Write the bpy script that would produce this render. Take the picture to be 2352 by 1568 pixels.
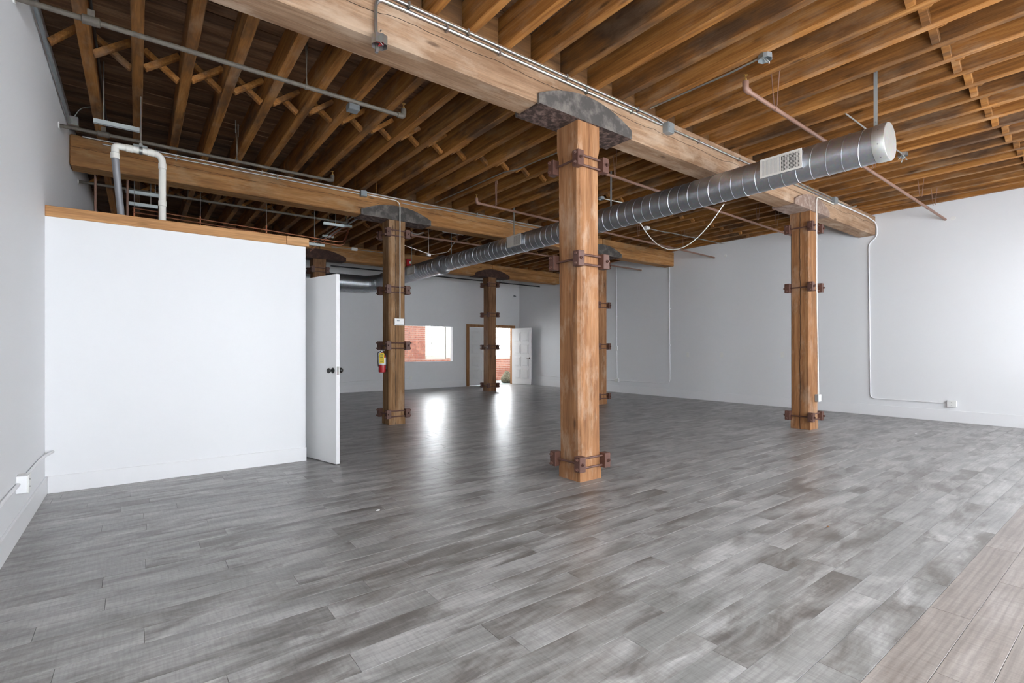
import bpy, bmesh, math, random
from mathutils import Vector, Matrix, noise as mnoise
random.seed(7)
R = random.Random(11)
PI = math.pi
for o in list(bpy.data.objects):
    bpy.data.objects.remove(o)
SC = bpy.context.scene
COL = SC.collection

# ------------------------------------------------------------------ camera, world, daylight, exposure
F_PX, YAW, HORIZON, EYE = 1136.0, 0.9222, 802.3, 1.24
cam = bpy.data.cameras.new('camera'); cam.sensor_width = 36.0
cam.lens = 36.0 * F_PX / 2352.0
cam.shift_y = (HORIZON - 784.0) / 2352.0
cam.clip_start = 0.03; cam.clip_end = 500
co = bpy.data.objects.new('camera', cam); COL.objects.link(co)
co.location = (0, 0, EYE); co.rotation_euler = (PI/2, 0, -(PI/2 - YAW))
SC.camera = co
world = bpy.data.worlds.new('overcast_sky'); SC.world = world; world.use_nodes = True
bg = world.node_tree.nodes['Background']
bg.inputs['Color'].default_value = (0.90, 0.95, 1.0, 1); bg.inputs['Strength'].default_value = 17.5
SC.view_settings.view_transform = 'Standard'; SC.view_settings.look = 'None'
SC.view_settings.exposure = 0.44; SC.view_settings.gamma = 1.0; SC.view_settings.use_curve_mapping = False

# room dimensions (metres, camera stands over the origin)
XL, XR, YB, YF, ZD = -0.63, 11.10, -1.10, 14.20, 4.03
YE = 16.40                                   # outer brick wall of the corridor behind the end wall
BACKWIN = [(-0.25, 1.15), (2.1, 3.5), (4.4, 5.8), (6.7, 8.1), (9.0, 10.2)]
BW_Z = (0.95, 2.65)
EXTWIN = [(4.2, 5.9), (8.43, 9.30), (9.48, 11.2), (11.4, 13.2)]
EW_Z = (1.0, 2.95)
def portal(x0, x1, z0, z1, y, flip):
    l = bpy.data.lights.new('window_daylight', 'AREA'); l.shape = 'RECTANGLE'
    l.size = x1-x0; l.size_y = z1-z0; l.cycles.is_portal = True
    o = bpy.data.objects.new('window_daylight', l); COL.objects.link(o)
    o.location = ((x0+x1)/2, y, (z0+z1)/2); o.rotation_euler = (PI/2 if flip else -PI/2, 0, 0)
for x0, x1 in BACKWIN: portal(x0, x1, *BW_Z, YB-0.25, False)
for x0, x1 in EXTWIN[1:]: portal(x0, x1, *EW_Z, YE+0.28, True)

# ------------------------------------------------------------------ helpers
class MB:
    def __init__(s): s.v = []; s.f = []; s.m = []; s.mi = 0
    def add(s, vs, fs):
        b = len(s.v); s.v += [tuple(p) for p in vs]
        for f in fs: s.f.append([b+i for i in f]); s.m.append(s.mi)
        return s
    def box(s, x0, x1, y0, y1, z0, z1, M=None):
        vs = [Vector(p) for p in ((x0,y0,z0),(x1,y0,z0),(x1,y1,z0),(x0,y1,z0),(x0,y0,z1),(x1,y0,z1),(x1,y1,z1),(x0,y1,z1))]
        if M: vs = [M @ p for p in vs]
        return s.add(vs, [(0,3,2,1),(4,5,6,7),(0,1,5,4),(1,2,6,5),(2,3,7,6),(3,0,4,7)])
    def bbox(s, x0, x1, y0, y1, z0, z1, b, M=None):
        bm = bmesh.new(); bmesh.ops.create_cube(bm, size=1)
        for v in bm.verts: v.co = Vector(((x0+x1)/2+v.co.x*(x1-x0), (y0+y1)/2+v.co.y*(y1-y0), (z0+z1)/2+v.co.z*(z1-z0)))
        bmesh.ops.bevel(bm, geom=list(bm.edges), offset=b, segments=1, affect='EDGES')
        bm.verts.index_update()
        vs = [(M @ v.co) if M else v.co.copy() for v in bm.verts]
        s.add(vs, [[v.index for v in f.verts] for f in bm.faces]); bm.free(); return s
    def cyl(s, p0, p1, r0, r1=None, n=12, caps=True):
        p0 = Vector(p0); p1 = Vector(p1); r1 = r0 if r1 is None else r1
        d = (p1-p0).normalized(); a = d.orthogonal().normalized(); b = d.cross(a)
        vs = []
        for p, r in ((p0, r0), (p1, r1)):
            for i in range(n):
                t = 2*PI*i/n; vs.append(p + a*(r*math.cos(t)) + b*(r*math.sin(t)))
        fs = [(i, (i+1) % n, n+(i+1) % n, n+i) for i in range(n)]
        if caps: fs += [tuple(range(n))[::-1], tuple(range(n, 2*n))]
        return s.add(vs, fs)
    def tube(s, path, r, n=8, fillet=0.0, caps=True):
        P = [Vector(p) for p in path]
        if fillet > 0 and len(P) > 2:
            Q = [P[0]]
            for i in range(1, len(P)-1):
                a, b, c = P[i-1], P[i], P[i+1]
                d1 = (a-b); d2 = (c-b); q = min(fillet, d1.length*0.45, d2.length*0.45)
                p, e = b+d1.normalized()*q, b+d2.normalized()*q
                for k in range(6):
                    t = k/5; Q.append(p*(1-t)**2 + b*(2*t*(1-t)) + e*t*t)
            Q.append(P[-1]); P = Q
        P = [p for i, p in enumerate(P) if i == 0 or (p-P[i-1]).length > 1e-6]
        t0 = (P[1]-P[0]).normalized(); a = t0.orthogonal().normalized(); vs = []
        for i, p in enumerate(P):
            t = ((P[i+1]-p) if i == 0 else (p-P[i-1]) if i == len(P)-1 else (P[i+1]-P[i-1])).normalized()
            a = (a - t*a.dot(t)).normalized(); b = t.cross(a)
            for k in range(n):
                w = 2*PI*k/n; vs.append(p + a*(r*math.cos(w)) + b*(r*math.sin(w)))
        fs = []
        for i in range(len(P)-1):
            for k in range(n):
                k2 = (k+1) % n; fs.append((i*n+k, i*n+k2, (i+1)*n+k2, (i+1)*n+k))
        if caps: m = len(P)-1; fs += [tuple(range(n))[::-1], tuple(m*n+k for k in range(n))]
        return s.add(vs, fs)
    def lathe(s, c, axis, prof, n=20):
        c = Vector(c); d = Vector(axis).normalized(); a = d.orthogonal().normalized(); b = d.cross(a); vs = []
        for r, t in prof:
            for k in range(n):
                w = 2*PI*k/n; vs.append(c + d*t + a*(r*math.cos(w)) + b*(r*math.sin(w)))
        m = len(prof)
        fs = [(i*n+k, i*n+(k+1) % n, (i+1)*n+(k+1) % n, (i+1)*n+k) for i in range(m-1) for k in range(n)]
        if prof[0][0] > 1e-5: fs.append(tuple(range(n))[::-1])
        if prof[-1][0] > 1e-5: fs.append(tuple((m-1)*n+k for k in range(n)))
        return s.add(vs, fs)
    def prism(s, poly, y0, y1):                       # poly of (x,z), extruded along y
        n = len(poly)
        vs = [(x, y0, z) for x, z in poly] + [(x, y1, z) for x, z in poly]
        return s.add(vs, [tuple(range(n)), tuple(range(n, 2*n))[::-1]] + [(i, n+i, n+(i+1) % n, (i+1) % n) for i in range(n)])
    def mesh(s, name, mats, smooth=35):
        me = bpy.data.meshes.new(name); me.from_pydata(s.v, [], s.f)
        for m in (mats if isinstance(mats, (list, tuple)) else [mats]): me.materials.append(m)
        if any(s.m): me.polygons.foreach_set('material_index', s.m)
        bm = bmesh.new(); bm.from_mesh(me); bmesh.ops.recalc_face_normals(bm, faces=bm.faces); bm.to_mesh(me); bm.free()
        if smooth:
            me.polygons.foreach_set('use_smooth', [True]*len(me.polygons))
            me.set_sharp_from_angle(angle=math.radians(smooth))
        me.update(); return me
    def build(s, name, mats, parent=None, loc=(0, 0, 0), smooth=35):
        return link(name, s.mesh(name, mats, smooth), parent, loc)
def link(name, data, parent=None, loc=(0, 0, 0), rot=(0, 0, 0)):
    o = bpy.data.objects.new(name, data); COL.objects.link(o)
    o.parent = parent; o.location = loc; o.rotation_euler = rot
    return o
def tag(o, label=None, cat=None, group=None, kind=None):
    for k, v in (('label', label), ('category', cat), ('group', group), ('kind', kind)):
        if v: o[k] = v
    return o
def thing(name, label, cat, loc=(0, 0, 0), group=None, kind=None, rz=0):
    return tag(link(name, None, None, loc, (0, 0, rz)), label, cat, group, kind)
def B(*a): return MB().box(*a)

# ------------------------------------------------------------------ materials
class NT:
    def __init__(s, name):
        s.m = bpy.data.materials.new(name); s.m.use_nodes = True; s.t = s.m.node_tree
        s.b = s.t.nodes['Principled BSDF']
    def n(s, typ, ins=None, **kw):
        x = s.t.nodes.new(typ)
        for k, v in kw.items(): setattr(x, k, v)
        for k, v in (ins or {}).items():
            if isinstance(v, bpy.types.NodeSocket): s.t.links.new(v, x.inputs[k])
            else: x.inputs[k].default_value = v
        return x
    def set(s, k, v):
        if isinstance(v, bpy.types.NodeSocket): s.t.links.new(v, s.b.inputs[k])
        else: s.b.inputs[k].default_value = v
    def math(s, op, a, b=0.0, clamp=False):
        x = s.n('ShaderNodeMath', {0: a, 1: b}, operation=op); x.use_clamp = clamp; return x.outputs[0]
    def mix(s, fac, a, b, mode='MIX'):
        x = s.n('ShaderNodeMix', {0: fac}, data_type='RGBA', blend_type=mode)
        for i, v in ((6, a), (7, b)):
            if isinstance(v, bpy.types.NodeSocket): s.t.links.new(v, x.inputs[i])
            else: x.inputs[i].default_value = c4(v)
        return x.outputs[2]
    def ramp(s, fac, stops):
        x = s.n('ShaderNodeValToRGB', {0: fac}); e = x.color_ramp.elements
        while len(e) < len(stops): e.new(0.5)
        for i, (p, c) in enumerate(stops): e[i].position = p; e[i].color = c4(c)
        return x.outputs[0]
    def noise(s, vec, scale, detail=4, rough=0.55, dist=0.0):
        return s.n('ShaderNodeTexNoise', {'Vector': vec, 'Scale': scale, 'Detail': detail, 'Roughness': rough, 'Distortion': dist}).outputs[0]
    def bump(s, h, strength, dist=0.01):
        x = s.n('ShaderNodeBump', {'Height': h, 'Strength': strength, 'Distance': dist}); s.set('Normal', x.outputs[0])
def c4(c):
    if isinstance(c, (int, float)): c = (c, c, c)
    return (*c, 1) if len(c) == 3 else tuple(c)
def plain(name, col, rough=0.5, metal=0.0, var=0.06, scale=9, bump=0.0, spec=0.5):
    k = NT(name); tc = k.n('ShaderNodeTexCoord').outputs['Object']
    nz = k.noise(tc, scale)
    k.set('Base Color', k.mix(nz, [c*(1-var) for c in col], [min(1, c*(1+var)) for c in col]))
    k.set('Roughness', rough); k.set('Metallic', metal); k.set('Specular IOR Level', spec)
    if bump: k.bump(nz, bump)
    return k.m
def wood(name, c1, c2, c3, axis, stain=None, stain_amt=0.6, pale=None, pale_amt=0.5, rough=0.72, crack=None, tone=0.25, gs=13.0, bump=0.35):
    k = NT(name); tc = k.n('ShaderNodeTexCoord').outputs['Object']
    rnd = k.n('ShaderNodeObjectInfo').outputs['Random']
    off = k.n('ShaderNodeVectorMath', {0: (17.3, 31.7, 23.1)}, operation='SCALE'); k.t.links.new(rnd, off.inputs['Scale'])
    v = k.n('ShaderNodeVectorMath', {0: tc, 1: off.outputs[0]}, operation='ADD').outputs[0]
    ax = 'XYZ'.index(axis)
    def st(a, l):
        sc = [a, a, a]; sc[ax] = l
        return k.n('ShaderNodeVectorMath', {0: v, 1: tuple(sc)}, operation='MULTIPLY').outputs[0]
    g1 = k.noise(st(gs, gs*0.055), 1.0, 6, 0.62, 0.9)
    g2 = k.noise(st(gs*7, gs*0.3), 1.0, 3, 0.6)
    col = k.ramp(g1, [(0.30, c1), (0.50, c2), (0.72, c3)])
    col = k.mix(0.55, col, k.ramp(g2, [(0.25, 0.42), (0.62, 1.0)]), 'MULTIPLY')
    if stain is not None:
        s1 = k.noise(st(2.6, 0.9), 1.0, 5, 0.6)
        col = k.mix(k.math('MULTIPLY', k.ramp(s1, [(0.50, 0.0), (0.66, 1.0)]), stain_amt), col, stain)
    if pale is not None:
        s2 = k.noise(st(3.7, 1.4), 1.3, 5, 0.65)
        col = k.mix(k.math('MULTIPLY', k.ramp(s2, [(0.52, 0.0), (0.68, 1.0)]), pale_amt), col, pale)
    kn = k.n('ShaderNodeTexVoronoi', {'Vector': st(5.5, 1.6), 'Scale': 1.0}); kd = kn.outputs['Distance']
    col = k.mix(k.ramp(kd, [(0.05, 0.75), (0.12, 0.0)]), col, [c*0.35 for c in c1])
    hgt = g2
    if crack is not None:                                    # a long drying check: (axis it sits on, offset, wander, width)
        ca, co_, wa, wd = crack
        sep = k.n('ShaderNodeSeparateXYZ', {0: tc}).outputs
        w = k.n('ShaderNodeTexNoise', {'W': sep[ax], 'Scale': 1.6, 'Detail': 4}, noise_dimensions='1D').outputs[0]
        d = k.math('ABSOLUTE', k.math('SUBTRACT', k.math('SUBTRACT', sep['XYZ'.index(ca)], co_), k.math('MULTIPLY', k.math('SUBTRACT', w, 0.5), wa)))
        msk = k.math('LESS_THAN', d, wd)
        col = k.mix(msk, col, [c*0.06 for c in c1])
        hgt = k.math('SUBTRACT', g2, msk)
    val = k.math('ADD', 1.0-tone/2, k.math('MULTIPLY', rnd, tone))
    hs = k.n('ShaderNodeHueSaturation', {'Color': col, 'Value': val})
    k.set('Base Color', hs.outputs[0]); k.set('Roughness', rough); k.set('Specular IOR Level', 0.3)
    k.bump(hgt, bump, 0.006)
    return k.m
def floor_mat(name, d, m, l, brown, tone, blot, wave):
    k = NT(name); tc = k.n('ShaderNodeTexCoord').outputs['Object']
    r0 = k.n('ShaderNodeObjectInfo').outputs['Random']; r1 = k.n('ShaderNodeNewGeometry').outputs['Random Per Island']
    rnd = k.math('FRACT', k.math('ADD', k.math('MULTIPLY', r0, 7.31), k.math('MULTIPLY', r1, 5.77)))
    off = k.n('ShaderNodeVectorMath', {0: (41.0, 53.0, 9.0)}, operation='SCALE'); k.t.links.new(rnd, off.inputs['Scale'])
    v = k.n('ShaderNodeVectorMath', {0: tc, 1: off.outputs[0]}, operation='ADD').outputs[0]
    def st(a, b): return k.n('ShaderNodeVectorMath', {0: v, 1: (a, b, 1)}, operation='MULTIPLY').outputs[0]
    n1 = k.noise(st(1.5, 6.0), 1.0, 5, 0.58, 0.7)
    n2 = k.noise(st(2.1, 6.2), 1.0, 5, 0.62, 0.6)
    n3 = k.noise(st(90, 9), 1.0, 3, 0.6)
    n4 = k.noise(st(5, 130), 1.0, 3, 0.6)
    wv = k.n('ShaderNodeTexWave', {'Vector': st(0.55, 9.0), 'Scale': 1.1, 'Distortion': 9.0, 'Detail': 3.0, 'Detail Scale': 0.9}, wave_type='BANDS', bands_direction='Y').outputs[1]
    col = k.ramp(n1, [(0.30, d), (0.50, m), (0.68, l)])
    bl = k.math('ADD', n2, k.math('MULTIPLY', k.math('SUBTRACT', rnd, 0.5), 0.13))
    col = k.mix(k.ramp(bl, [(0.46, 0.0), (0.66, blot)]), col, brown)
    col = k.mix(wave, col, k.ramp(wv, [(0.0, 0.55), (0.6, 1.0)]), 'MULTIPLY')
    col = k.mix(0.40, col, k.ramp(n3, [(0.30, 0.5), (0.60, 1.0)]), 'MULTIPLY')
    col = k.mix(0.35, col, k.ramp(n4, [(0.30, 0.5), (0.60, 1.0)]), 'MULTIPLY')
    hs = k.n('ShaderNodeHueSaturation', {'Color': col, 'Value': k.math('ADD', 1.0-tone/2, k.math('MULTIPLY', rnd, tone))})
    k.set('Base Color', hs.outputs[0])
    k.set('Roughness', k.math('ADD', 0.29, k.math('MULTIPLY', n1, 0.08))); k.set('Specular IOR Level', 0.5)
    k.bump(k.math('ADD', n3, n4), 0.08, 0.002)
    return k.m
def galv(name, base=(0.50, 0.52, 0.54), rough=0.34, metal=0.92):
    k = NT(name); tc = k.n('ShaderNodeTexCoord').outputs['Object']
    v = k.n('ShaderNodeTexVoronoi', {'Vector': tc, 'Scale': 42.0}).outputs['Color']
    n = k.noise(tc, 5.0, 4)
    col = k.mix(0.08, base, v, 'OVERLAY'); col = k.mix(k.ramp(n, [(0.4, 0.0), (0.7, 0.3)]), col, [c*0.7 for c in base])
    k.set('Base Color', col); k.set('Metallic', metal); k.set('Roughness', k.math('ADD', rough-0.06, k.math('MULTIPLY', n, 0.16)))
    return k.m
def rusty(name, a, b, scale=24, rough=0.8):
    k = NT(name); tc = k.n('ShaderNodeTexCoord').outputs['Object']
    n = k.noise(tc, scale, 6, 0.65); n2 = k.noise(tc, 5, 4)
    k.set('Base Color', k.mix(k.ramp(n, [(0.46, 0.0), (0.64, 1.0)]), k.mix(n2, a, [c*0.6 for c in a]), b))
    k.set('Roughness', rough); k.bump(n, 0.5, 0.008); return k.m

WALL = plain('white_wall_paint', (0.80, 0.805, 0.82), 0.55, var=0.012, scale=1.2)
TRIMW = plain('white_trim_paint', (0.82, 0.82, 0.835), 0.35, var=0.01, scale=2)
DOORW = plain('white_door_paint', (0.80, 0.80, 0.80), 0.33, var=0.015, scale=3)
PLASTIC = plain('white_plastic', (0.82, 0.82, 0.80), 0.35, var=0.02)
CREAM = plain('cream_register_paint', (0.74, 0.72, 0.67), 0.4, var=0.03)
PVC = plain('white_pvc', (0.80, 0.78, 0.72), 0.35, var=0.03)
GREYPIPE = plain('grey_plastic_pipe', (0.22, 0.22, 0.24), 0.35, var=0.10)
GALV = galv('galvanised_duct', (0.54, 0.56, 0.59), 0.38, 0.92)
GALVD = galv('galvanised_cap', (0.66, 0.66, 0.64), 0.5)
STEEL = galv('conduit_steel', (0.40, 0.395, 0.375), 0.42)
STRUT = plain('zinc_strut', (0.48, 0.53, 0.53), 0.45, 0.5)
BOXG = plain('grey_box_metal', (0.30, 0.33, 0.34), 0.45, 0.4)
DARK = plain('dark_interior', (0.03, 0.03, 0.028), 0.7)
BLACK = plain('black_metal', (0.015, 0.015, 0.015), 0.35)
IRON = plain('brown_iron_paint', (0.115, 0.052, 0.038), 0.55, var=0.3, scale=30, bump=0.15)
CAPGREY = rusty('weathered_grey_iron', (0.085, 0.076, 0.07), (0.17, 0.148, 0.132), 7)
CAPUND = rusty('scaled_brown_iron', (0.05, 0.026, 0.02), (0.20, 0.13, 0.105), 16)
CAPPINK = rusty('faded_pinkish_iron', (0.30, 0.20, 0.155), (0.38, 0.29, 0.24), 12)
CAPBROWN = rusty('dark_brown_iron', (0.055, 0.025, 0.018), (0.085, 0.04, 0.03), 12)
PIPEBR = plain('brown_sprinkler_pipe', (0.23, 0.125, 0.09), 0.55, var=0.15)
PIPEGR = rusty('grey_brown_sprinkler_pipe', (0.15, 0.128, 0.10), (0.085, 0.07, 0.058), 16, 0.6)
BRASS = plain('brass', (0.55, 0.36, 0.12), 0.35, 0.9)
COPPER = plain('copper', (0.72, 0.30, 0.17), 0.28, 1.0, var=0.1)
RED = plain('red_enamel', (0.42, 0.012, 0.018), 0.3)
YEL = plain('yellow_card', (0.70, 0.52, 0.03), 0.6)
CONC = plain('concrete_floor', (0.33, 0.38, 0.38), 0.5, var=0.12, scale=4)
BEIGE = plain('beige_window_paint', (0.70, 0.67, 0.58), 0.5, var=0.03)
SACKM = rusty('patterned_sack', (0.10, 0.09, 0.055), (0.32, 0.29, 0.20), 34, 0.9)
JOIST = wood('joist_wood', (0.155, 0.059, 0.012), (0.31, 0.126, 0.028), (0.45, 0.212, 0.062), 'Y', stain=(0.055, 0.033, 0.022), stain_amt=0.82, pale=(0.36, 0.25, 0.16), pale_amt=0.35, tone=0.5)
BLOCKW = wood('blocking_wood', (0.10, 0.045, 0.015), (0.19, 0.09, 0.033), (0.27, 0.14, 0.055), 'X', stain=(0.06, 0.035, 0.02), stain_amt=0.6, tone=0.4)
DECK = wood('deck_wood', (0.10, 0.052, 0.027), (0.20, 0.105, 0.055), (0.31, 0.18, 0.10), 'X', stain=(0.05, 0.03, 0.02), stain_amt=0.6, pale=(0.30, 0.20, 0.13), pale_amt=0.4, tone=0.6)
GIRD1 = wood('girder_wood_weathered', (0.26, 0.145, 0.08), (0.41, 0.255, 0.155), (0.50, 0.345, 0.235), 'X', stain=(0.20, 0.108, 0.055), stain_amt=0.75, pale=(0.52, 0.39, 0.285), pale_amt=0.65, crack=('Z', 0.03, 0.10, 0.0022), tone=0.15)
GIRD2 = wood('girder_wood_orange', (0.27, 0.118, 0.036), (0.43, 0.205, 0.07), (0.52, 0.285, 0.12), 'X', stain=(0.17, 0.085, 0.035), stain_amt=0.6, pale=(0.47, 0.33, 0.19), pale_amt=0.45, crack=('Z', 0.05, 0.09, 0.0018), tone=0.15)
POST = wood('post_wood', (0.20, 0.088, 0.036), (0.345, 0.16, 0.068), (0.46, 0.245, 0.122), 'Z', stain=(0.16, 0.078, 0.036), stain_amt=0.6, pale=(0.56, 0.42, 0.31), pale_amt=0.5, tone=0.1, gs=17)
POSTY = wood('post_wood_check_y', (0.20, 0.088, 0.034), (0.34, 0.155, 0.062), (0.45, 0.235, 0.11), 'Z', stain=(0.13, 0.066, 0.032), stain_amt=0.65, pale=(0.50, 0.36, 0.26), pale_amt=0.4, crack=('Y', 0.0, 0.05, 0.0042), tone=0.1, gs=17)
POSTX = wood('post_wood_check_x', (0.17, 0.088, 0.036), (0.29, 0.155, 0.068), (0.39, 0.23, 0.115), 'Z', stain=(0.13, 0.07, 0.032), stain_amt=0.6, pale=(0.46, 0.33, 0.22), pale_amt=0.4, crack=('X', -0.03, 0.06, 0.0035), tone=0.1, gs=17)
POSTD = wood('post_wood_dark', (0.17, 0.08, 0.038), (0.28, 0.14, 0.068), (0.37, 0.205, 0.105), 'Z', stain=(0.10, 0.05, 0.026), stain_amt=0.6, tone=0.1, gs=17)
PINE = wood('pine_plate', (0.40, 0.19, 0.075), (0.55, 0.29, 0.125), (0.63, 0.37, 0.185), 'X', tone=0.1)
PINEZ = wood('pine_jamb', (0.26, 0.12, 0.045), (0.38, 0.19, 0.08), (0.46, 0.25, 0.11), 'Z', tone=0.1)
FLOORG = floor_mat('grey_vinyl_plank', (0.21, 0.205, 0.197), (0.335, 0.325, 0.315), (0.48, 0.468, 0.456), (0.105, 0.090, 0.080), 0.14, 0.80, 0.2)
FLOORL = floor_mat('pale_vinyl_plank', (0.255, 0.218, 0.198), (0.32, 0.278, 0.255), (0.38, 0.338, 0.314), (0.22, 0.186, 0.168), 0.10, 0.55, 0.40)
BRICK = rusty('red_brick', (0.46, 0.16, 0.10), (0.55, 0.24, 0.16), 6, 0.85)
MORTAR = plain('mortar', (0.66, 0.57, 0.51), 0.9)
def glass():
    k = NT('window_glass'); tr = k.n('ShaderNodeBsdfTransparent'); gl = k.n('ShaderNodeBsdfGlossy', {'Roughness': 0.02})
    mx = k.n('ShaderNodeMixShader', {0: 0.06, 1: tr.outputs[0], 2: gl.outputs[0]})
    k.t.links.new(mx.outputs[0], k.t.nodes['Material Output'].inputs['Surface']); return k.m
GLASS = glass()

# ------------------------------------------------------------------ shell
def wall_with_holes(u0, u1, z0, z1, holes, put):
    us = sorted({u0, u1, *[h[0] for h in holes], *[h[1] for h in holes]}); zs = sorted({z0, z1, *[h[2] for h in holes], *[h[3] for h in holes]})
    for i in range(len(us)-1):
        run = None
        for j in range(len(zs)-1):
            mu, mz = (us[i]+us[i+1])/2, (zs[j]+zs[j+1])/2
            if any(h[0] < mu < h[1] and h[2] < mz < h[3] for h in holes):
                if run: put(us[i], us[i+1], *run); run = None
            else: run = (run[0], zs[j+1]) if run else (zs[j], zs[j+1])
        if run: put(us[i], us[i+1], *run)
ZT = 4.10
tag(B(XL-0.25, XL, YB-0.3, YF+0.15, -0.1, ZT).build('wall_left', WALL), 'tall white painted wall meeting the low partition', 'wall', kind='structure')
tag(B(XR, XR+0.2, YB-0.3, YF+0.15, -0.1, ZT).build('wall_right', WALL), 'long white painted wall carrying surface conduits and outlets', 'wall', kind='structure')
m = MB(); wall_with_holes(XL, XR, 0, ZT, [(6.2, 8.305, 0.855, 1.985), (8.93, 10.80, 0, 2.0)], lambda a, b, c, d: m.box(a, b, YF, YF+0.15, c, d))
tag(m.build('wall_far', WALL), 'white end wall with an open window and a double doorway', 'wall', kind='structure')
m = MB(); wall_with_holes(XL-0.25, XR+0.2, -0.1, ZT, [(a, b, *BW_Z) for a, b in BACKWIN], lambda a, b, c, d: m.box(a, b, YB-0.22, YB, c, d))
tag(m.build('wall_back', WALL), 'white daylight wall with five tall windows opposite the end wall', 'wall', kind='structure')
for i, (a, b) in enumerate(BACKWIN):                      # the daylight windows behind the viewer
    w = tag(thing('window_%d' % (i+1), 'tall white mullioned window in the daylight wall opposite the end wall', 'window', (a, YB-0.12, BW_Z[0])), group='windows of the daylight wall', kind='structure')
    W, H = b-a, BW_Z[1]-BW_Z[0]; m = MB()
    m.box(0, .05, -.03, .03, 0, H).box(W-.05, W, -.03, .03, 0, H).box(.05, W-.05, -.03, .03, 0, .05).box(.05, W-.05, -.03, .03, H-.05, H)
    m.box(.05, W-.05, -.02, .02, H/2-.02, H/2+.02).box(W/2-.015, W/2+.015, -.015, .015, .05, H-.05)
    m.build('window_frame', TRIMW, w)

# ceiling: slab, deck planks, joists, blocking, bridging
ceil = tag(B(XL-0.25, XR+0.2, YB-0.3, YF+0.15, ZD+0.045, ZT+0.1).build('ceiling', DECK), 'exposed timber ceiling of orange-brown joists under dark deck boards', 'ceiling', kind='structure')
dm = MB().bbox(XL+0.001, XR-0.001, 0.002, 0.143, 0, 0.04, 0.004).mesh('deck_plank', DECK)
y = YB
while y < YF-0.15:
    link('deck_plank', dm, ceil, (0, y, ZD + R.uniform(-0.004, 0.006))); y += 0.147
GY = [3.29, 7.68, 12.04]; GW, GZ0, GZ1 = 0.28, 3.39, 3.75
JX = [-0.39 + 0.3525*k for k in range(33)]
bays = [(YB, GY[0]+.135, 0.075), (GY[0]+.145, GY[1]+.135, 0.085), (GY[1]+.145, GY[2]+.135, 0.078), (GY[2]+.145, YF, 0.078)]
for bi, (y0, y1, wd) in enumerate(bays):
    jm = MB().bbox(0, wd, y0+.002, y1-.002, GZ1+.001, ZD-.004, 0.006).mesh('joist', JOIST)
    for x in JX:
        link('joist', jm, ceil, (x + R.uniform(-.008, .008), 0, R.uniform(0, .004)))
for gi, gy in enumerate(GY):
    bm_ = MB().bbox(0.092, 0.3525-.022, gy+.075, gy+.12, GZ1+.001, ZD-.02, 0.003)
    me = bm_.mesh('blocking', BLOCKW)
    for x in JX[:-1]:
        if gi != 1 or x > 3.2: link('blocking', me, ceil, (x, 0, 0))
def strut_mesh(rise, wd):
    a = Vector((wd+.004, 0, GZ1+.02 if rise else ZD-.06)); b = Vector((.3525-.004, 0, ZD-.06 if rise else GZ1+.02))
    d = b-a; M = Matrix.Translation((a+b)/2) @ Matrix.Rotation(-math.atan2(d.z, d.x), 4, 'Y')
    return MB().bbox(-d.length/2, d.length/2, -.028, .028, -.024, .024, .003, M).mesh('bridging', JOIST)
for ym, wd in ((1.09, .075), (5.58, .085), (9.95, .078)):
    ma, mb_ = strut_mesh(True, wd), strut_mesh(False, wd)
    for x in [JX[0]-.3525] + JX[:-1]:
        if x < JX[0]-.1:
            q = -.63-x-wd+.03
            link('bridging', ma, ceil, (x+.10, ym-.03, 0)).scale = (.72, 1, 1)
            continue
        link('bridging', ma, ceil, (x, ym-.03+R.uniform(-.02, .02), 0)); link('bridging', mb_, ceil, (x, ym+.04+R.uniform(-.02, .02), 0))

# ------------------------------------------------------------------ floor: planks run along x
floor = tag(B(XL-0.25, XR+0.2, YB-0.3, YF+0.15, -0.12, -0.008).build('floor', DARK), 'grey wood-look vinyl plank floor with a paler strip', 'floor', kind='structure')
SX, CX_ = math.sin(YAW), math.cos(YAW)
def proj(x, y, z=0.0):
    d = CX_*x + SX*y
    if d < 0.2: return None
    return 1176 + F_PX*(SX*x - CX_*y)/d, HORIZON - F_PX*(z-EYE)/d
def plank_mb(m, L, W):
    g, b, t = 0.0008, 0.0010, 0.008
    x0, x1, y0, y1 = g, L-g, g, W-g
    vs = [(x0,y0,-t),(x1,y0,-t),(x1,y1,-t),(x0,y1,-t),(x0,y0,-b*.6),(x1,y0,-b*.6),(x1,y1,-b*.6),(x0,y1,-b*.6),(x0+b,y0+b,0),(x1-b,y0+b,0),(x1-b,y1-b,0),(x0+b,y1-b,0)]
    fs = [(8,9,10,11)] + [(i, (i+1) % 4, 4+(i+1) % 4, 4+i) for i in range(4)] + [(4+i, 4+(i+1) % 4, 8+(i+1) % 4, 8+i) for i in range(4)]
    return vs, fs
planks = []
YS = 0.685
def rows():
    y = YS
    while y < YF: yield y, min(.1475, YF-y), True; y += .1475
    y = YS
    while y > YB: yield max(YB, y-.151), min(.151, y-YB), False; y -= .151
for y, w, grey in rows():
    x = XL - R.uniform(0.05, 1.15)
    if not grey and abs(y-(YS-.151)) < .01: x = 3.05 - 1.22*4
    while x < XR:
        a, b = max(x, XL), min(x+1.22, XR); x += 1.22
        if b-a < .02: continue
        area = 0
        pts = [proj(a+(b-a)*i/4, y+w*j) for i in range(5) for j in (0, 1)]
        vis = [p for p in pts if p and -30 < p[0] < 2382 and p[1] < 1600]
        hidden = (y > 5.9 and b < 2.2*y/7.0-.3)
        if len(vis) >= 2 and not hidden:
            us = [max(0, min(2352, p[0])) for p in vis]; vv = [min(1568, p[1]) for p in vis]
            area = (max(us)-min(us)) * (max(vv)-min(vv)+1)
        planks.append((area, a, b, y, w, grey))
planks.sort(key=lambda p: -p[0])
cache = {}
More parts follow.
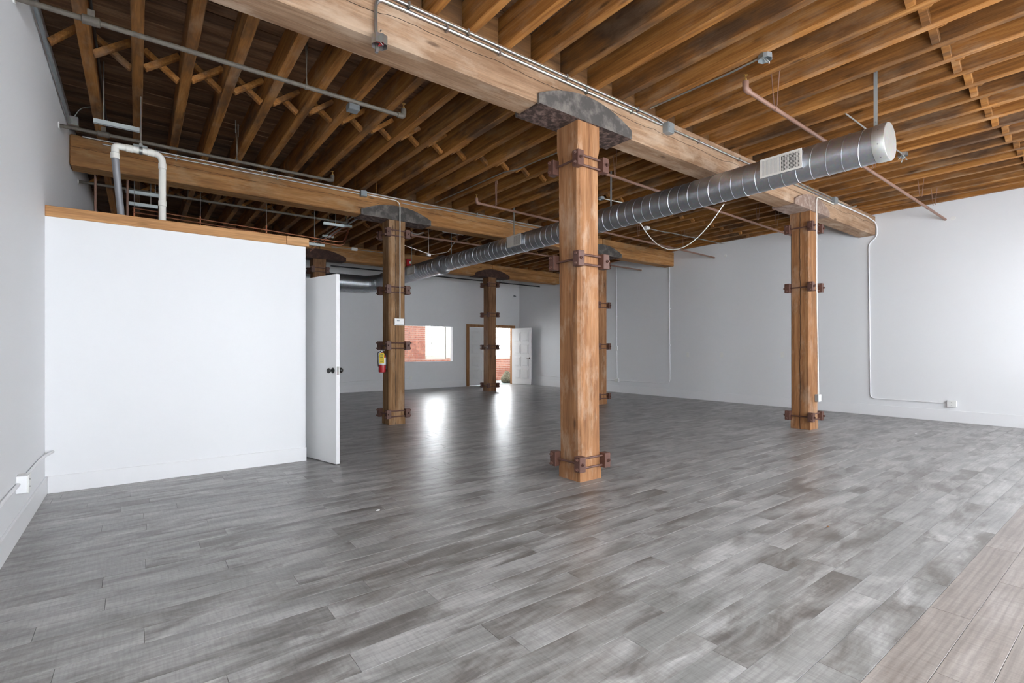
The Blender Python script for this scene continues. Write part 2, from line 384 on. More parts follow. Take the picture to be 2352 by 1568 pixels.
for ar, a, b, y, w, grey in planks[:300]:
    key = (round(b-a, 3), round(w, 3), grey)
    if key not in cache:
        mm = MB(); mm.add(*plank_mb(mm, b-a, w)); cache[key] = mm.mesh('plank', FLOORG if grey else FLOORL, smooth=0)
    link('plank', cache[key], floor, (a, y, 0))
mg, ml = MB(), MB()
for ar, a, b, y, w, grey in planks[300:]:
    t = mg if grey else ml
    vs, fs = plank_mb(t, b-a, w); t.add([(p[0]+a, p[1]+y, p[2]) for p in vs], fs)
tag(mg.build('far_planks', FLOORG, floor, smooth=0), kind='stuff')
if ml.v: tag(ml.build('strip_planks', FLOORL, floor, smooth=0), kind='stuff')

# partition with its pine top plate, side wall of the small room behind it
PY = 5.80
part = tag(B(XL, 1.50, PY, PY+0.115, 0, 2.385).build('wall_partition', WALL), 'low white partition wall topped by a pine plate', 'wall', kind='structure')
tp = MB().bbox(XL+.001, 1.30, PY-.014, PY+.13, 2.386, 2.478, .004).build('top_plate', PINE, part)
MB().bbox(1.303, 1.535, PY-.014, PY+.13, 2.388, 2.48, .004).build('top_plate', PINE, part)
m = MB(); wall_with_holes(PY+.115, 9.0, 0, 2.385, [(6.02, 6.80, 0, 2.06)], lambda a, b, c, d: m.box(1.385, 1.50, a, b, c, d))
tag(m.build('wall_side', WALL), 'white side wall of the small room behind the partition', 'wall', kind='structure')
# baseboards
tag(MB().bbox(XL+.017, 1.507, PY-.016, PY-.0005, 0.0005, .15, .002).build('baseboard_partition', TRIMW), 'white baseboard along the foot of the partition', 'baseboard', kind='structure')
tag(MB().bbox(XL+.0005, XL+.016, YB+.01, PY-.001, 0.0005, .15, .002).build('baseboard_left', TRIMW), 'white baseboard below the surface-mounted outlet box', 'baseboard', kind='structure')
br = tag(thing('baseboard_right', 'white baseboard along the long wall with conduits', 'baseboard', (XR, 0, 0)), kind='structure')
ys = [YB+.01, 3.55, 6.45, 9.5, YF-.02]
for a, b in zip(ys, ys[1:]): MB().bbox(-.016, -.0005, a+.001, b-.001, .0005, .2, .002).build('baseboard_length', TRIMW, br)
tag(MB().bbox(XL+.01, 8.82, YF-.016, YF-.0005, .0005, .2, .002).build('baseboard_far', TRIMW), 'white baseboard under the end wall window', 'baseboard', kind='structure')

# doors
d1 = tag(thing('door_1', 'plain white slab door standing open beside the partition', 'door', (1.515, 6.10, 0.008), rz=math.atan2(.185, .735)), kind='structure')
MB().bbox(0, .042, -.76, 0, 0, 2.045, .002).build('door_leaf', DOORW, d1)
for s, x in ((-1, 0), (1, .042)):
    k = MB().lathe((x, -.70, 1.005), (s, 0, 0), [(.031, 0), (.031, .006), (.012, .012), (.012, .032), (.024, .040), (.029, .052), (.024, .064), (0, .068)], 16)
    k.build('door_knob', BLACK, d1)
MB().bbox(.008, .034, -.763, -.758, .96, 1.05, .001).build('latch_plate', STEEL, d1)
for z in (.2, 1.02, 1.84): MB().cyl((-.003, -.004, z-.045), (-.003, -.004, z+.045), .006, n=8).build('hinge', BLACK, d1)
def panel_door(name, label, loc, rz, knobs):
    d = tag(thing(name, label, 'door', loc, rz=rz), kind='structure')
    W, H = .915, 1.985
    m = MB().bbox(0, W, -.018, .018, 0, H, .002); m.build('door_leaf', DOORW, d)
    for c in range(2):
        for r in range(4):
            x0 = .115 + c*.375; z0 = .20 + r*.435
            p = MB()
            for s in (-1, 1):
                p.bbox(x0, x0+.31, s*.018-.008, s*.018+.008, z0, z0+.34, .007)
                p.bbox(x0+.035, x0+.275, s*.026-.009, s*.026+.009, z0+.035, z0+.305, .008)
            p.build('door_panel', DOORW, d)
    k = MB()
    for s in (-1, 1):
        k.lathe((W-.065, s*.018, .93), (0, s, 0), [(.03, 0), (.03, .008), (.011, .012), (.011, .045)], 12)
        k.tube([(W-.065, s*.058, .93), (W-.175, s*.062, .93)], .009, 6)
    if knobs: k.build('lever_handle', BLACK, d)
    return d
panel_door('door_2', 'closed white panelled door leaf in the brown-trimmed doorway', (8.945, YF+.06, .012), 0, False)
panel_door('door_3', 'white eight-panel door swung open against the long wall', (10.775, YF-.005, .01), -PI/2+math.atan2(.15, .92), True)
dt = tag(thing('trim_1', 'brown stained wood frame around the double doorway', 'trim', (0, YF-.012, 0)), kind='structure')
MB().bbox(8.835, 8.943, -.012, .17, .001, 2.0, .003).build('jamb', PINEZ, dt)
MB().bbox(10.79, 10.895, -.012, .17, .001, 2.0, .003).build('jamb', PINEZ, dt)
MB().bbox(8.835, 10.895, -.012, .17, 2.001, 2.095, .003).build('header', PINEZ, dt)

# corridor behind the end wall: brick wall, window bank, floor, ceiling
tag(B(3.0, 14.5, YF+.15, YE+.3, -.12, -.004).build('floor_corridor', CONC), 'blue-grey concrete floor seen through the open doorway', 'floor', kind='structure')
tag(B(3.0, 14.5, YF+.15, YE+.3, 3.2, 3.35).build('ceiling_corridor', WALL), 'white corridor ceiling beyond the end wall', 'ceiling', kind='structure')
m = MB().box(2.8, 3.0, YF+.15, YE+.3, -.1, 3.35).box(14.5, 14.7, YF+.15, YE+.3, -.1, 3.35).box(XR+.2, 14.5, YF, YF+.15, -.1, 3.35)
tag(m.build('wall_corridor', WALL), 'white corridor walls beyond the end wall', 'wall', kind='structure')
m = MB(); wall_with_holes(3.0, 14.5, 0, 3.2, [(a, b, EW_Z[0]-.1, EW_Z[1]) for a, b in EXTWIN], lambda a, b, c, d: m.box(a, b, YE+.012, YE+.28, c, d))
bw = tag(m.build('wall_brick', MORTAR), 'red brick outer wall seen through the window and doorway', 'wall', kind='structure')
m = MB(); r = 0; z = .004
while z < 3.15:
    x = 6.2 - (r % 2)*.11
    while x < 14.3:
        a, b = x, x+.205
        for w0, w1 in EXTWIN:
            if z+.06 > EW_Z[0]-.1 and z < EW_Z[1]:
                if a < w1 and b > w0: a, b = (a, min(b, w0)) if a < w0 else (max(a, w1), b)
        if b-a > .02: m.box(a, b, YE+R.uniform(-.002, .006), YE+.02, z, z+.056)
        x += .217
    z += .072; r += 1
tag(m.build('brick', BRICK, bw), kind='stuff')
for i, (a, b) in enumerate(EXTWIN):
    W, H = b-a, EW_Z[1]-EW_Z[0]+.1
    w = tag(thing('window_%d' % (6+i), 'white overexposed mullioned window in the brick wall', 'window', (a, YE+.09, EW_Z[0]-.1)), group='windows in the brick wall', kind='structure')
    m = MB().box(0, .045, -.05, .05, 0, H).box(W-.045, W, -.05, .05, 0, H).box(.045, W-.045, -.09, .05, 0, .10).box(.045, W-.045, -.05, .05, H-.05, H)
    m.build('window_frame', BEIGE, w)
    nx = max(2, round((W-.09)/.29)); nz = 8; m = MB()
    for j in range(1, nx): x = .045+(W-.09)*j/nx; m.box(x-.014, x+.014, -.02, .02, .10, H-.05)
    for j in range(1, nz): z = .10+(H-.15)*j/nz; m.box(.045, W-.045, -.019, .019, z-.014, z+.014)
    m.build('muntin_grid', BEIGE, w)
    B(.045, W-.045, -.003, .003, .10, H-.05).build('pane', GLASS, w)
for a, b in ((9.30, 9.48), (11.2, 11.4)):
    MB().bbox(a, b, YE-.01, YE+.14, .9, EW_Z[1], .006).build('mullion_post', BEIGE, bw)

# ------------------------------------------------------------------ girders
def girder(gy, mat, label, cuts):
    g = thing('timber_girder', label, 'girder', (0, gy, 0), None, 'thing')
    for a, b in zip(cuts, cuts[1:]):
        c = (a+b)/2
        MB().bbox(a-c+.0015, b-c-.0015, 0, GW, GZ0-3.55, GZ1-3.55, .014).build('beam', mat, g, (c, 0, 3.55))
    return g
girder(GY[0], GIRD1, 'weathered tan timber girder carrying the grey box with open wires', [XL+.002, 3.38, 8.33, XR-.002])
girder(GY[1], GIRD2, 'orange knotty timber girder crossing above the low partition', [XL+.002, 3.43, 8.40, XR-.002])
girder(GY[2], GIRD2, 'timber girder carrying the red alarm strobe before the end wall', [XL+.002, 3.43, 8.40, XR-.002])

# ------------------------------------------------------------------ columns
HS = .145
block_me = MB().bbox(-.062, .016, -.062, .016, -.071, .071, .004)
for z in (-.045, .045): block_me.cyl((-.062, -.030, z), (-.080, -.030, z), .016, n=6).cyl((-.080, -.030, z), (-.090, -.030, z), .009, n=6)
block_me.cyl((-.030, -.062, 0), (-.030, -.080, 0), .016, n=6).cyl((-.030, -.080, 0), (-.030, -.090, 0), .009, n=6)
block_me = block_me.mesh('corner_block', IRON)
rodx = MB().cyl((-HS-.02, 0, 0), (HS+.02, 0, 0), .0105, n=8).mesh('tie_rod', IRON)
rody = MB().cyl((0, -HS-.02, 0), (0, HS+.02, 0), .0105, n=8).mesh('tie_rod', IRON)
def post_mesh(mat, lean=(0, 0)):
    m = MB(); n = 8; rings = [(0, .004, HS), (.10, .004, HS), (.16, .024, HS-.002), (3.06, .024, HS-.002), (3.16, .004, HS), (GZ0-.017, .004, HS)]
    vs = []
    for z, c, h in rings:
        q = z/3.4
        for x, y in ((-h+c, -h), (h-c, -h), (h, -h+c), (h, h-c), (h-c, h), (-h+c, h), (-h, h-c), (-h, -h+c)):
            vs.append((x+lean[0]*q, y+lean[1]*q, z))
    fs = [(i*n+k, i*n+(k+1) % n, (i+1)*n+(k+1) % n, (i+1)*n+k) for i in range(len(rings)-1) for k in range(n)]
    fs += [tuple(range(n))[::-1], tuple((len(rings)-1)*n+k for k in range(n))]
    return m.add(vs, fs).mesh('post', mat, 20)
def cap_mesh(side, under, dx):
    m = MB(); hw, zb = .615, GZ0-.016
    arc = [(dx-hw+2*hw*i/16, 3.46+.15*(1-((2*i/16)-1)**2)) for i in range(17)]
    poly = [(dx-hw, zb), (dx+hw, zb)] + arc[::-1]
    m.prism(poly, -HS-.024, -HS-.001).prism(poly, HS+.001, HS+.024)
    m.mi = 1; m.box(dx-hw+.01, dx+hw-.01, -HS-.0235, HS+.0235, zb-.001, GZ0-.001)
    return m.mesh('iron_cap', [side, under])
def column(x, y, label, bands, mat, side, under, capdx=0, lean=(0, 0)):
    c = thing('timber_column', label, 'column', (x+HS, y+HS, 0), 'timber columns', 'thing')
    link('post', post_mesh(mat, lean), c)
    link('iron_cap', cap_mesh(side, under, capdx), c)
    for z in bands:
        q = z/3.4; b = link('clamp_band', None, c, (lean[0]*q, lean[1]*q, z))
        for k, (sx, sy) in enumerate(((-1, -1), (1, -1), (1, 1), (-1, 1))):
            o = link('corner_block', block_me, b, (sx*HS, sy*HS, 0)); o.scale = (-sx, -sy, 1)
            o.scale = (1 if sx < 0 else -1, 1 if sy < 0 else -1, 1)
        for s in (-1, 1):
            for dz in (-.045, .045): link('tie_rod', rodx, b, (0, s*(HS+.022), dz))
            link('tie_rod', rody, b, (s*(HS+.022), 0, 0))
    return c
column(3.29, GY[0], 'sturdy orange-brown timber column with white paint streaks and three clamp bands', [.178, 2.08, 3.0], POST, CAPGREY, CAPUND, -.05, (-.035, -.005))
column(8.25, GY[0], 'split timber column with a conduit and outlet box down its face', [.20, 2.205, 3.13], POSTY, CAPPINK, CAPPINK, -.09, (-.015, 0))
column(3.29, GY[1], 'timber column holding the red fire extinguisher and white control box', [.18, 1.305, 2.227, 3.16], POSTX, CAPGREY, CAPUND, 0)
column(8.26, GY[1], 'timber column on the orange girder, close to the long white wall', [.18, 1.31, 2.24, 3.14], POST, CAPGREY, CAPUND, 0)
column(8.26, GY[2], 'dark-capped timber column in front of the double doorway', [.18, 1.308, 2.27, 3.16], POSTD, CAPBROWN, CAPBROWN, 0)
column(3.29, GY[2], 'dark timber column rising behind the open slab door', [.18, 1.308, 2.27, 3.12], POSTD, CAPBROWN, CAPBROWN, 0)

# ------------------------------------------------------------------ spiral duct
DX, DZ, DR, DR2, DR3 = 5.58, 3.177, .168, .198, .235
duct = thing('spiral_duct', 'long galvanised spiral air duct running under the girders', 'duct', (DX, 1.54, DZ))
def dl(p): return (p[0]-DX, p[1]-1.54, p[2]-DZ)
MB().cyl((0, .012, 0), (0, 8.42, 0), DR, n=40, caps=False).build('duct_run', GALV, duct)
def helix(r, y0, y1, pitch, n=28):
    k = int((y1-y0)/pitch*n); return [(r*math.cos(2*PI*i/n), y0+pitch*i/n, r*math.sin(2*PI*i/n)) for i in range(k+1)]
MB().tube(helix(DR+.001, .13, 8.42, .14), .0042, 4).build('spiral_seam', GALV, duct)
MB().lathe((0, 0, 0), (0, 1, 0), [(.02, 0.0), (DR+.004, 0.0), (DR+.008, .006), (DR+.006, .10), (DR+.001, .104)], 40).build('end_cap', [GALVD], duct)
m = MB()
for k_ in range(8):
    w = 2*PI*k_/8+.3; MB().lathe(((DR+.006)*math.cos(w), .05, (DR+.006)*math.sin(w)), (math.cos(w), 0, math.sin(w)), [(.007, 0), (.006, .004), (0, .005)], 6).build('screw', STEEL, duct)
MB().lathe((0, 8.35, 0), (0, 1, 0), [(DR+.003, -.02), (DR2+.016, .05), (DR2+.02, .06), (DR2+.02, .12), (DR2+.006, .17), (DR2+.002, .20)], 40).build('reducer_collar', GALV, duct)
MB().lathe((0, 11.55, 0), (0, 1, 0), [(DR2, 0), (DR3, .18), (DR3, .2)], 40).build('reducer', GALV, duct)
MB().cyl((0, 8.5, 0), (0, 11.6, 0), DR2, n=40, caps=False).build('duct_run', GALV, duct)
MB().tube(helix(DR2+.001, 8.55, 11.55, .128), .0038, 4).build('spiral_seam', GALV, duct)
e = MB(); pts = []
for k_ in range(9):
    t = PI/2*k_/8; pts.append((-.42+.42*math.cos(t), 11.74+.42*math.sin(t), -.01-.075*k_/8))
e.tube(pts, DR3, 32, caps=False); e.build('elbow', GALV, duct)
m = MB()
for k_ in range(1, 8):
    t = PI/2*k_/8; c = Vector(pts[k_]); d = Vector((-math.sin(t), math.cos(t), 0))
    m.lathe(c-d*.008, d, [(DR3, 0), (DR3+.007, .008), (DR3, .016)], 32)
m.build('elbow_rib', GALV, duct)
MB().cyl((-.41, 12.16, -.085), (-3.2, 12.16, -.085), DR3, n=40, caps=True).build('duct_run', GALV, duct)
MB().tube([(-.41-q[1], 12.16+q[0], -.085+q[2]) for q in helix(DR3+.001, 0, 2.7, .128)], .0038, 4).build('spiral_seam', GALV, duct)
def register(y0, label):
    W, H = .42, .20
    g = link('air_register', None, duct, dl((5.362, y0, 3.083))); g['label'] = label
    arc = [(DX-5.362-math.sqrt((DR+.003)**2-(z+3.083-DZ)**2), z) for z in [.012+(H-.024)*i/8 for i in range(9)]]
    MB().prism([(.0055, .012)]+arc+[(.0055, H-.012)], .012, W-.012).build('register_box', GALV, g)
    MB().box(0, .006, 0, W, 0, .022).box(0, .006, 0, W, H-.022, H).box(0, .006, 0, .022, .022, H-.022).box(0, .006, W-.022, W, .022, H-.022).box(0, .006, W/2-.006, W/2+.006, .022, H-.022).build('face_frame', CREAM, g)
    B(.0035, .0039, .022, W/2-.006, .022, H-.022).build('opening_shade_sheet', DARK, g)  # thin dark sheet: shade inside the open register half put into its colour
    for k_ in range(14):
        y = W/2+.012+k_*.0135; MB().box(-.001, .0035, y, y+.009, .022, H-.022).build('fin', CREAM, g)
    for k_ in range(11):
        z = .03+k_*.0140; MB().box(.0005, .0033, .022, W/2-.006, z, z+.004).build('louver', CREAM, g)
    for k_ in range(11):
        y = .036+k_*.0152; MB().box(0, .003, y, y+.0028, .022, H-.022).build('louver_bar', CREAM, g)
    for yy, zz in ((.011, H/2), (W-.011, H/2)): MB().lathe((0, yy, zz), (-1, 0, 0), [(.005, 0), (.004, .002), (0, .003)], 6).build('screw', STEEL, g)
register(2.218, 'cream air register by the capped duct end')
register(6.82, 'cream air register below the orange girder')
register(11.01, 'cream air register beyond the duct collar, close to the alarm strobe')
def strap(y, z1, label):
    s = thing('duct_hanger', label, 'hanger', (DX, y, DZ), 'duct hangers')
    MB().box(-.002, .002, -.015, .015, DR, z1-DZ).build('strap', STRUT, s)
    for z in (z1-DZ-.05, z1-DZ-.12, DR+.05): MB().cyl((-.002, 0, z), (-.008, 0, z), .006, n=6).build('screw', STEEL, s)
def zhang(y): return 3.99
for y, l in ((1.655, 'flat zinc strap hanger by the capped duct end'), (4.94, 'flat zinc strap hanger between the clamped columns'), (7.30, 'flat zinc strap hanger against the orange girder face'), (9.6, 'flat zinc strap hanger by the duct collar'), (11.6, 'flat zinc strap hanger between alarm strobe and duct elbow')):
    strap(y, 3.99, l)

# ------------------------------------------------------------------ sprinkler pipes
def sprinkler(x0, x1, y, z, mat, label, hx, head=None, dz=0.0, r=.0185, coupl=None, split=True, flange=None):
    s = thing('sprinkler_pipe', label, 'pipe', (x0, y, z), 'sprinkler pipes')
    L = x1-x0
    MB().tube([(0, 0, 0), (L, dz, 0)], r, 12).build('pipe', mat, s)
    if head is not None:
        e = -1 if head == 0 else 1; hx0 = 0 if head == 0 else L
        m = MB().tube([(hx0-e*.05, 0, 0), (hx0+e*.012, 0, 0), (hx0+e*.012, 0, .07)], r+.007, 12, .03); m.build('elbow', mat, s)
        MB().lathe((hx0+e*.012, 0, .07), (0, 0, 1), [(.012, 0), (.012, .02), (.006, .025), (.006, .05), (.02, .052), (.02, .055)], 10).build('sprinkler_head', BRASS, s)
    for x in hx:
        h = MB().lathe((x-x0-.012, dz*(x-x0)/L, 0), (1, 0, 0), [(r+.001, 0), (r+.005, 0), (r+.005, .024), (r+.001, .024)], 12)
        for sgn in (-1, 1):
            h.tube([(x-x0, sgn*.012, r), (x-x0+.02*sgn, sgn*.05, GZ1+.12-z)], .0042, 6)
            h.box(x-x0+.02*sgn-.006, x-x0+.02*sgn+.006, sgn*.05-.004, sgn*.05+.004, GZ1+.05-z, GZ1+.20-z)
        h.build('hanger', mat, s)
    if coupl is not None:
        m = MB().lathe((coupl-x0-.05, 0, 0), (1, 0, 0), [(r, 0), (r+.012, .004), (r+.012, .096), (r, .10)], 14)
        m.box(coupl-x0-.02, coupl-x0+.02, -.008, .008, r, r+.055); m.build('coupling', mat, s)
    if flange: MB().lathe((flange-x0, 0, 0), (1 if flange < 5 else -1, 0, 0), [(r+.018, .001), (r+.016, .01), (r+.002, .012)], 14).build('wall_plate', PLASTIC, s)
    return s
sprinkler(4.19, XR, 2.18, 3.478, PIPEBR, 'pinkish-brown sprinkler pipe passing over the capped duct end', [4.72, 7.3, 9.25, 9.95], 0, .10, flange=XR)
sprinkler(XL, 2.03, 4.42, 3.478, PIPEGR, 'grey sprinkler pipe under the joists beside the weathered tan girder', [1.15], 1, coupl=-.25, flange=XL)
sprinkler(XL, 2.06, 6.69, 3.485, PIPEGR, 'grey sprinkler pipe running just before the orange knotty girder', [.95], 1, coupl=-.28, flange=XL)
sprinkler(4.10, XR, 4.27, 3.47, PIPEBR, 'thin brown sprinkler pipe crossing above the duct between the first girders', [4.9, 8.6, 9.3], 0, .16, r=.018, flange=XR)
sprinkler(4.10, XR, 6.28, 3.455, PIPEBR, 'brown sprinkler pipe ending at the wall beside the orange girder', [4.45, 7.9, 9.4], 0, .28, r=.018, flange=XR)
sprinkler(XL, 2.95, 8.75, 3.48, PIPEGR, 'dark sprinkler pipe over the small room behind the partition', [.6, 1.75], 1, r=.018, flange=XL)
sprinkler(4.2, XR, 8.72, 3.43, PIPEBR, 'brown sprinkler pipe reaching the wall past the orange girder', [5.2, 9.0], 0, r=.018, flange=XR)
sprinkler(4.0, XR, 13.05, 3.41, BLACK, 'black sprinkler pipe along the top of the end wall', [5.5, 9.4], None, r=.018, flange=XR)

# ------------------------------------------------------------------ electrical on girders, columns and joists
def clips(path_pts, mat, parent, r=.011, wall='y'):
    for x, y, z in path_pts:
        m = MB()
        if wall == 'y': m.box(x-.008, x+.008, y-r-.002, y+.012, z-.024, z+.024)
        else: m.box(x-r-.002, x+.012, y-.024, y+.024, z-.008, z+.008)
        m.build('clip', mat, parent)
def conduit(label, path, r=.011, fillet=.1, mat=STEEL, cl=None, clw='y', name='conduit', group=None):
    o = Vector(path[0]); c = thing(name, label, name.split('_')[-1], o, group)
    MB().tube([Vector(p)-o for p in path], r, 8, fillet).build('tube', mat, c)
    if cl: clips([Vector(p)-o for p in cl], mat, c, r, clw)
    return c
cy = GY[0]-.022
c = conduit('steel conduit on the tan girder dropping to the open wire box', [(1.305, cy, 3.40), (1.305, cy, 3.655), (4.50, cy, 3.655)], .0125, .07, cl=[(1.86, cy, 3.655), (2.35, cy, 3.655), (3.35, cy, 3.655), (4.0, cy, 3.655)])
conduit('upper steel conduit along the tan girder above its twin', [(.2, cy, 3.702), (4.40, cy, 3.702), (4.52, cy, 3.68)], .0105, .05, cl=[(1.55, cy, 3.702), (2.05, cy, 3.702), (3.1, cy, 3.702), (4.1, cy, 3.702)])
conduit('single steel conduit along the tan girder passing behind the duct', [(4.69, cy, 3.655), (7.95, cy, 3.655), (9.0, cy, 3.655)], .0115, .05, cl=[(5.2, cy, 3.655), (6.1, cy, 3.655), (7.2, cy, 3.655), (8.6, cy, 3.655)])
conduit('upper conduit from the joist to the small grey girder box', [(7.85, cy, 3.70), (9.0, cy, 3.70)], .0105, cl=[(8.1, cy, 3.70)])
conduit('short stub conduit curling up to the joists by the pinkish cap', [(9.12, cy, 3.685), (9.75, cy, 3.675), (9.90, cy-.05, 3.72)], .0105, .05)
b = thing('junction_box', 'open octagonal junction box with red wires on the tan girder', 'box', (1.315, GY[0]-.062, 3.335), None)
m = MB(); n = 8
def oct_box(m, r, z0, z1, t=.003):
    m.lathe((0, 0, 0), (0, 0, 1), [(0.001, z1), (r, z1), (r, z0), (r-t, z0), (r-t, z1-t), (.001, z1-t)], 8)
oct_box(m, .056, -.032, .03); m.build('box_shell', STEEL, b)
m = MB(); m.cyl((-.012, .02, .03), (-.012, .02, .064), .017, n=10).cyl((.0, -.012, .064), (.0, -.03, .064), .005, n=6); m.build('connector', STEEL, b)
for k_ in range(3):
    a = k_*2.1; MB().tube([(.02*math.cos(a), .02*math.sin(a), .02), (.035*math.cos(a+.6), .035*math.sin(a+.6), -.005), (.03*math.cos(a+1.6), .03*math.sin(a+1.6), -.018), (.01, .01*k_-.01, -.01)], .0035, 6, .02).build('wire', RED, b)
m = MB(); m.tube([(-.03, -.02, .01), (.0, -.03, -.025), (.03, .01, -.012)], .003, 6, .02); m.build('wire', PLASTIC, b)
MB().box(-.01, .01, .04, .061, -.05, .0).build('bracket', STEEL, b)
def metal_box(name, label, loc, sx, sy, sz, mat=BOXG, cover=True, group=None):
    b = thing(name, label, 'box', loc, group)
    MB().bbox(-sx, sx, -sy, sy, -sz, sz, .004).build('box_shell', mat, b)
    if cover:
        MB().bbox(-sx*.93, sx*.93, -sy-.004, -sy-.0005, -sz*.93, sz*.93, .001).build('cover', mat, b)
        for x in (-.6, .6): MB().lathe((x*sx, -sy-.004, 0), (0, -1, 0), [(.005, 0), (.004, .003), (0, .004)], 6).build('screw', STEEL, b)
    return b
metal_box('junction_box', 'square grey junction box midway along the tan girder', (4.60, GY[0]-.0345, 3.64), .055, .036, .055)
metal_box('junction_box', 'small grey junction box on the tan girder by the pinkish cap', (9.06, GY[0]-.0345, 3.665), .055, .036, .05)
# orange girder
cy = GY[1]-.022
conduit('long steel conduit along the top edge of the orange girder', [(XL+.12, cy, 3.733), (2.80, cy, 3.733)], .0115, cl=[(.1, cy, 3.733), (1.4, cy, 3.733)])
conduit('lower steel conduit along the orange girder above the partition', [(XL+.3, cy, 3.69), (2.79, cy, 3.69)], .0105, .05, cl=[(.4, cy, 3.69), (1.6, cy, 3.69)])
conduit('upper steel conduit from the grey girder box towards the duct', [(2.90, cy, 3.733), (6.72, cy, 3.733)], .0125, cl=[(3.7, cy, 3.733), (5.0, cy, 3.733), (6.2, cy, 3.733)])
conduit('bent steel conduit stepping down along the orange girder', [(3.5, cy, 3.675), (4.0, cy, 3.662), (4.12, cy, 3.69), (5.0, cy, 3.69), (5.75, cy, 3.70), (5.95, cy, 3.675), (6.6, cy, 3.675)], .0095, .06)
metal_box('junction_box', 'grey junction box with flex conduit on the orange girder', (2.85, cy-.011, 3.70), .05, .034, .045)
conduit('grey flexible conduit rising from girder box to the joists', [(2.87, cy-.012, 3.745), (2.87, cy-.012, 3.93), (2.83, cy-.05, 4.02)], .013, .08, BOXG)
conduit('thin cream conduit dropping down the column to the control box', [(2.91, cy-.024, 3.69), (3.462, cy-.024, 3.69), (3.462, cy-.024, 1.75)], .008, .1, PVC, cl=None)
b = thing('control_box', 'small white control box screwed to the timber column', 'box', (3.455, GY[1]-.016, 1.695), None)
MB().bbox(-.085, .085, -.028, .016, -.058, .058, .006).build('box_cover', PLASTIC, b)
MB().box(-.045, .0, -.0295, -.0281, .012, .03).box(-.07, .07, -.0295, -.0281, -.046, -.040).build('printed_label', BOXG, b)
# left wall end: small box and conduit on the wall
b = metal_box('junction_box', 'small steel wall box above the orange girder end', (XL+.06, 7.40, 3.80), .045, .03, .05, STEEL)
conduit('thin wire arching from the wall box over the joists', [(XL+.07, 7.38, 3.85), (XL+.12, 7.36, 3.95), (XL+.28, 7.3, 4.0)], .005, .08, name='cable')
conduit('dark conduit along the ceiling edge of the tall white wall', [(XL+.03, 3.6, 3.77), (XL+.03, 7.38, 3.77)], .016, mat=BOXG)
conduit('black cable stapled along the first joist', [(JX[0]+.105, 3.62, 3.90), (JX[0]+.105, 7.62, 3.90)], .011, mat=BLACK, name='cable')
# joist boxes and cables
b = thing('junction_box', 'round open junction box on the joists by the sprinkler elbow', 'box', (4.27, 2.06, GZ1-.022), None)
m = MB(); oct_box(m, .058, -.02, .021); m.build('box_shell', BOXG, b)
m = MB(); m.tube([(.02, 0, .0), (.02, -.03, -.04), (.01, -.03, -.06)], .003, 5, .02).tube([(0, .01, 0), (-.02, -.02, -.05)], .003, 5); m.build('wire', PVC, b)
B(-.06, -.035, -.012, .012, -.018, .02).build('connector', STEEL, b)
conduit('armoured cable sagging from round joist box to the tan girder', [(4.245, 2.11, 3.73), (4.245, 2.4, 3.722), (4.25, 2.7, 3.735), (4.24, 3.05, 3.735), (4.24, 3.22, 3.74)], .009, .1, STEEL, name='cable')
b = thing('junction_box', 'open ceiling box with loose wires past the capped duct end', 'box', (7.80, 2.02, GZ1-.022), None)
m = MB(); oct_box(m, .055, -.02, .021); m.build('box_shell', STEEL, b)
m = MB()
for k_ in range(5): m.tube([(.02*math.cos(k_), .02*math.sin(k_), 0), (.05*math.cos(k_*1.7), .05*math.sin(k_*1.7), -.05-.01*k_), (.02*math.cos(k_*2.5), .02, -.03)], .003, 5, .02)
m.build('wire', STRUT, b)
conduit('thin conduit from loose-wire ceiling box back over the duct', [(7.76, 2.02, 3.735), (6.6, 2.04, 3.735), (6.0, 2.05, 3.75)], .008, .05)
metal_box('junction_box', 'square grey box hanging under the joists beside the grey pipe', (1.765, 5.03, 3.715), .055, .05, .034)
conduit('cable stapled along a joist between the girders', [(4.26, 3.75, 3.738), (4.25, 4.7, 3.738), (4.20, 5.45, 3.738), (4.12, 5.6, 3.738), (4.05, 7.5, 3.738)], .008, .1, STEEL, name='cable')
b = thing('junction_box', 'small open box on the joists beside the clamped column', 'box', (6.09, 5.60, GZ1-.022), None)
m = MB(); oct_box(m, .05, -.02, .021); m.build('box_shell', BOXG, b)
conduit('white cable running from small joist box to the duct', [(6.13, 5.60, 3.73), (6.45, 5.56, 3.725), (6.62, 5.45, 3.70), (6.75, 5.2, 3.74)], .007, .1, PVC, name='cable')
b = thing('junction_box', 'pale metal box below the joists above the hanging cable loop', 'box', (8.30, 6.40, GZ1-.03), None)
MB().bbox(-.06, .06, -.05, .05, -.03, .029, .005).build('box_shell', PLASTIC, b)
conduit('bent grey conduit from the pale box towards the long wall', [(8.36, 6.40, 3.72), (8.9, 6.38, 3.72), (9.1, 6.38, 3.735), (9.2, 6.38, 3.735), (XR-.01, 6.30, 3.735)], .011, .05)
loop = [(5.60, 4.42, DZ-DR-.008)]
for i in range(1, 14):
    t = i/14; loop.append((5.60+.06*t, 4.42-1.2*t, DZ-DR-.008-.45*4*t*(1-t)*(1-.25*(t-.5))))
loop.append((5.66, 3.22, DZ-DR-.008))
conduit('loose white cable hanging in a loop below the duct', loop, .006, 0, PVC, name='cable')
